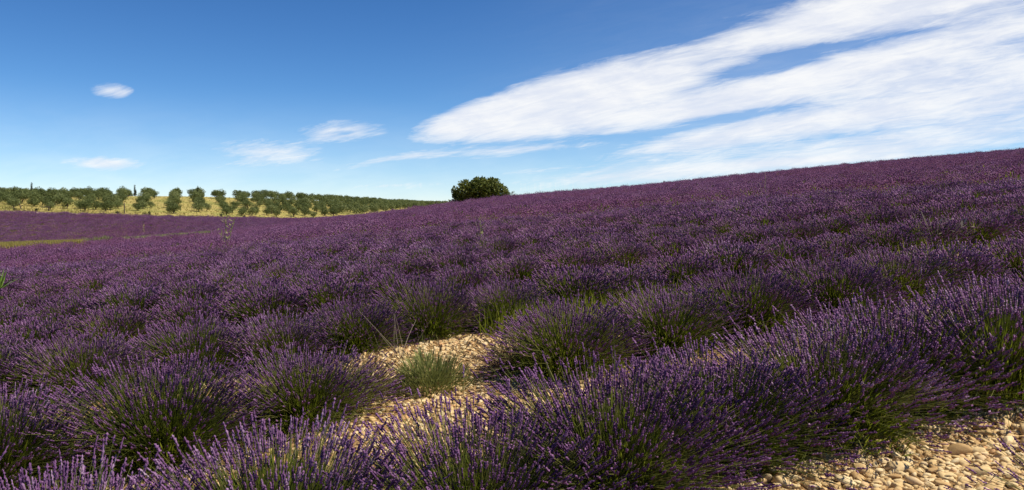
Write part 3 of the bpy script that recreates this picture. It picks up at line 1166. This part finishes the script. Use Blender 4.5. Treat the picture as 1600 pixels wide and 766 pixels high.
def shrub(name, loc, w, h, n, mat, lab, cat, group=None, leaf=0.1):
    root = empty(name, loc)
    rng2 = np.random.default_rng(int(abs(loc[0] * 97 + loc[1] * 13)) + 3)
    g = Geo()
    cl = []
    for i in range(4):
        p = (rng2.uniform(-0.5, 0.5) * w * 0.6, rng2.uniform(-0.5, 0.5) * w * 0.5, h * rng2.uniform(0.35, 0.65))
        trunk_tubes(g, rng2, (0, 0, -0.1), p, 0.03 * h, 0.012 * h, 0.1, 4, 4)
        cl.append((*p, w * rng2.uniform(0.25, 0.36), h * rng2.uniform(0.28, 0.4)))
    add_part(root, "stem", g.mesh("stem", M["bark"], True))
    add_part(root, "foliage", crown_mesh("foliage", rng2, cl, n, leaf, leaf * 0.5, M[mat], 0.3))
    return tag(root, lab, cat, group)


for (px, w, h, lab) in [(797, 1.6, 1.1, "low green shrub just right of the lone round tree"), (788, 1.5, 1.5, "small shrub tucked against the right side of the round tree")]:
    u = float(PU(px))
    y = float(fD(u)) + 1.5
    shrub("shrub", G(u * y, y), w, h + 0.4, 500, "oak", lab, "shrub", leaf=0.2)
u = float(PU(1037))
y = float(fD(u)) - 1
shrub("shrub", G(u * y, y), 0.35, 1.3, 120, "dark_shrub", "tiny upright shrub breaking the purple skyline right of the round tree", "shrub", leaf=0.12)

# dark little shrubs and posts on the orchard's front edge
EG = "small dark shrubs on the edge of the dry grass"
for (px, w, h, lab) in [(24, 0.5, 0.5, "tiny dark shrub at the far left end of the orchard edge"), (58, 0.6, 0.6, "tiny dark shrub by the track, second from the far left"),
                        (184, 0.9, 0.7, "low dark shrub beside the thin post on the orchard edge"), (226, 1.0, 0.6, "low dark shrub under the olive left of the open lane"),
                        (234, 0.7, 0.9, "taller dark shrub left of the open lane on the orchard edge"), (345, 0.7, 0.9, "small dark shrub right of the open lane on the orchard edge"),
                        (382, 0.7, 0.7, "small dark shrub farthest right on the orchard's bare edge")]:
    u = float(PU(px))
    y = float(fE(u)) - 1.5
    shrub("shrub", G(u * y, y, 0.3), w, h, 160, "dark_shrub", lab, "shrub", EG, leaf=0.16)


def snag(px, y_off, h, lean, lab, branches):
    u = float(PU(px))
    y = float(fE(u)) + y_off
    root = empty("dead_tree", G(u * y, y, 0.25))
    rng2 = np.random.default_rng(px)
    g = Geo()
    trunk_tubes(g, rng2, (0, 0, -0.2), (lean, 0, h), 0.15, 0.08, 0.08, 6, 6)
    g2 = Geo()
    for (f, bx, bz) in branches:
        trunk_tubes(g2, rng2, (lean * f, 0, h * f), (lean * f + bx, rng2.normal(0, 0.2), h * f + bz), 0.07, 0.03, 0.1, 4, 5)
    add_part(root, "trunk", g.mesh("trunk", M["dark_seed"], True))
    add_part(root, "branches", g2.mesh("branches", M["dark_seed"], True))
    tag(root, lab, "dead tree")


snag(36, 1.5, 1.2, -0.5, "leaning black dead trunk on the dry grass at far left", [(0.9, -0.4, 0.3), (0.6, 0.9, 0.5)])
snag(77, 0.0, 0.9, 0.0, "squat black stump with a side branch at the orchard's edge", [(0.95, -1.1, 0.25), (0.9, 0.35, 0.3)])
u = float(PU(195))
y = float(fE(u)) + 1.5
post = empty("wooden_post", G(u * y, y, 0.2))
g = Geo()
g.add(*tubes(np.array([[[0, 0, -0.2], [0, 0, 1.75], [0.01, 0, 2.2], [0.01, 0, 2.24]]]), np.array([[0.11, 0.10, 0.09, 0.02]]), 8))
add_part(post, "pole", g.mesh("pole", M["bark"], True))
g = Geo()
g.add(*tubes(np.array([[[0.1, 0, 0.0], [0.02, 0, 0.9]]]), np.array([[0.05, 0.04]]), 6))
add_part(post, "brace", g.mesh("brace", M["bark"], True))
tag(post, "thin dark wooden post standing on the dry orchard edge", "post")


# ---------------------------------------------------------------- grass, weeds, stalks
def grass_patch(name, pts, hmin, hmax, w, mat, seed, blades=5):
    rng2 = np.random.default_rng(seed)
    p = np.repeat(np.asarray(pts), blades, 0)
    p = p + rng2.normal(0, 0.10, p.shape) * np.array([1, 1, 0])
    d = np.column_stack([rng2.normal(0, 0.3, len(p)), rng2.normal(0, 0.3, len(p)), np.ones(len(p))])
    v, q = kites(p, d, np.column_stack([np.cos(p[:, 0] * 50), np.sin(p[:, 0] * 50), 0 * p[:, 0]]) + 1e-3, rng2.uniform(hmin, hmax, len(p)), w, 0.3)
    return tag(obj(name, mesh_np(name, v, q, M[mat])), kind="stuff")


grng = np.random.default_rng(61)


def strip(px0, px1, dy0, dy1, n):
    u = PU(grng.uniform(px0, px1, n))
    taper = np.clip((px1 - (u * F + CX)) / max(px1 - px0, 1) * 2.2, 0.15, 1.0)
    y = fD(u) + dy0 - 1.5 + (dy1 - dy0) * grng.uniform(0, 1, n) * taper
    x = u * y
    return np.column_stack([x, y, gz(x, y)])


grass_patch("dry_grass", strip(-60, 128, -16.0, 9, 11000), 0.6, 1.1, 0.09, "grass_olive", 1)
grass_patch("weeds", strip(128, 170, 1, 6, 260), 0.6, 1.3, 0.10, "weed", 2)
grass_patch("weeds", strip(194, 330, -5, 6, 2600), 0.6, 1.0, 0.09, "weed", 3)
w = grng.uniform(0, 1, (26000, 2))
wy = 8.5 + 50 * w[:, 0] ** 1.3
wx = (w[:, 1] * 1.36 - 0.68) * wy
wk = np.sin(wx * 0.9 + 2 * np.sin(wy * 0.31)) * np.sin(wy * 0.7 + 1.3 * np.sin(wx * 0.43) + 1.0)
wr = (np.stack([wx, wy], -1) - O1) @ RN
near_row = np.min(np.abs(wr[:, None] - np.array(offs[:40])[None]), 1)
sel = (wk > 0.38) & (near_row > 0.42)
wx, wy = wx[sel], wy[sel]
grass_patch("field_grass", np.column_stack([wx, wy, gz(wx, wy)]), 0.18, 0.44, 0.020, "leaf", 5, 4)
n = 5200
u = grng.uniform(-0.68, EDGE_R - 0.01, n)
y = fE(u) - 2.2 + (fC(u) - fE(u)) * grng.uniform(0, 1, n) ** 1.6
grass_patch("meadow_grass", np.column_stack([u * y, y, gz(u * y, y) + 0.28]), 0.12, 0.42, 0.09, "grass_dry", 4, 4)


def stalks(name, px, py, n, hmin, hmax, spread, mat, lab, cat, heads=None, leaves=0, leafmat="weed", seed=1, r=0.004, group=None, loc=None, bleach=True):
    """an upright weed: bare stalks, with side leaves or seed heads when it has them"""
    rng2 = np.random.default_rng(seed)
    p = at(px, py) if loc is None else np.array(loc)
    root = empty(name, tuple(p))
    d = np.column_stack([rng2.normal(0, spread, n), rng2.normal(0, spread, n), np.ones(n)])
    L = rng2.uniform(hmin, hmax, n)
    t = np.linspace(0, 1, 5)
    c = rng2.normal(0, 0.03, (n, 1, 3)) * np.array([1, 1, 0]) + d[:, None, :] * (L[:, None] * t)[..., None]
    c[:, :, :2] += (rng2.normal(0, 0.12, (n, 1, 2)) * (t ** 2)[None, :, None]) * L[:, None, None]
    for i in range(n):
        g = Geo()
        g.add(*tubes(c[i:i + 1], np.linspace(r, r * 0.5, 5)[None], 4, rng2))
        add_part(root, "stalk", g.mesh("stalk", M[mat], True))
    if leaves:
        j = rng2.integers(0, n, leaves)
        tt = rng2.uniform(0.2, 0.95, leaves)
        q = d[j] * (L[j] * tt)[:, None]
        dd = unit(rng2, leaves) + np.array([0, 0, 0.6])
        e1, _ = frames(dd)
        o_ = add_part(root, "leaves", mesh_np("leaves", *kites(q, dd, e1, rng2.uniform(0.5, 1.2, leaves) * 0.16 * hmax, 0.05 * hmax), M[leafmat]), True)
    tag(root, lab, cat, group)
    return root


stalks("dry_weed", 628, 560, 7, 0.25, 0.52, 0.33, "bleached", "bare bleached stalks fanning up behind the pale green bush", "weed", seed=3, r=0.0034)
stalks("dry_weed", 585, 552, 5, 0.2, 0.34, 0.5, "bleached", "low leaning bleached twigs left of the bleached stalks in the gap", "weed", seed=4, r=0.003)
pw = at(755, 402)
stalks("tall_weed", 755, 402, 3, 0.9, 1.25, 0.08, "bleached", "tall thin pale weed standing above the lavender mid slope", "weed", leaves=26, seed=5, r=0.010, loc=pw)
pw = at(350, 397)
stalks("tall_weed", 350, 397, 4, 1.2, 1.8, 0.12, "weed", "yellow-green leafy weed sticking out of the purple field at left", "weed", leaves=60, seed=6, r=0.02, loc=pw)
pw = at(1195, 318)
stalks("dry_weed", 1195, 318, 9, 0.9, 1.5, 0.35, "bleached", "bleached bare weed clump high on the right slope", "weed", seed=7, r=0.012, loc=pw)
pw = at(1375, 368)
stalks("dry_weed", 1375, 368, 12, 0.5, 0.8, 0.45, "bleached", "pale dry stalk clump among bushes right of the green tufts", "weed", seed=8, r=0.006, loc=pw)
pw = at(1465, 400)
stalks("dry_weed", 1465, 400, 18, 0.45, 0.7, 0.4, "bleached", "whitish dry seed stalks nearest the right edge of the field", "weed", seed=9, r=0.006, leaves=40, leafmat="bleached", loc=pw)
pw = at(205, 380)
stalks("dry_weed", 226, 371, 3, 1.4, 2.0, 0.1, "bleached", "pale dry weed standing in the grassy strip at left", "weed", leaves=30, seed=10, r=0.02, leafmat="grass_dry", loc=at(226, 369))

# the spiky green plant cut by the left edge
p = at(-4, 490)
root = empty("spiky_plant", tuple(p))
rng = np.random.default_rng(700)
for i in range(14):
    a = 6.28 * i / 14 + rng.uniform(-0.2, 0.2)
    el = rng.uniform(0.5, 1.3)
    L = rng.uniform(0.45, 0.62)
    d = np.array([math.cos(a) * math.cos(el), math.sin(a) * math.cos(el), math.sin(el)])
    e1, e2 = frames(d[None])
    t = np.linspace(0, 1, 6)
    mid_ = d * L * t[:, None] + np.array([0, 0, -0.10]) * (t ** 2)[:, None] * math.cos(el)
    w = 0.030 * np.array([0.7, 1.0, 1.0, 0.8, 0.5, 0.03])
    up = e2[0] * np.sign(e2[0][2] + 1e-6)
    ring = np.stack([mid_ - e1[0] * w[:, None], mid_ - up * (w * 0.35)[:, None], mid_ + e1[0] * w[:, None], mid_ + up * (w * 0.05)[:, None]], 1)
    idx = np.arange(24).reshape(6, 4)
    q = np.stack([idx[:-1], np.roll(idx[:-1], -1, 1), np.roll(idx[1:], -1, 1), idx[1:]], -1).reshape(-1, 4)
    add_part(root, "leaf", mesh_np("leaf", ring.reshape(-1, 3) + np.array([0, 0, 0.50]), q, M["spiky"], True))
g = Geo()
trunk_tubes(g, rng, (0, 0, -0.1), (0, 0, 0.52), 0.06, 0.05, 0.02)
add_part(root, "stem", g.mesh("stem", M["bark"], True))
tag(root, "bright green spiky plant cut off by the left edge of the photo", "spiky plant")
print("bushes", len(THINGS), "far", len(fp), "olives", n_ol, "rest", len(rest), "stones", len(big))
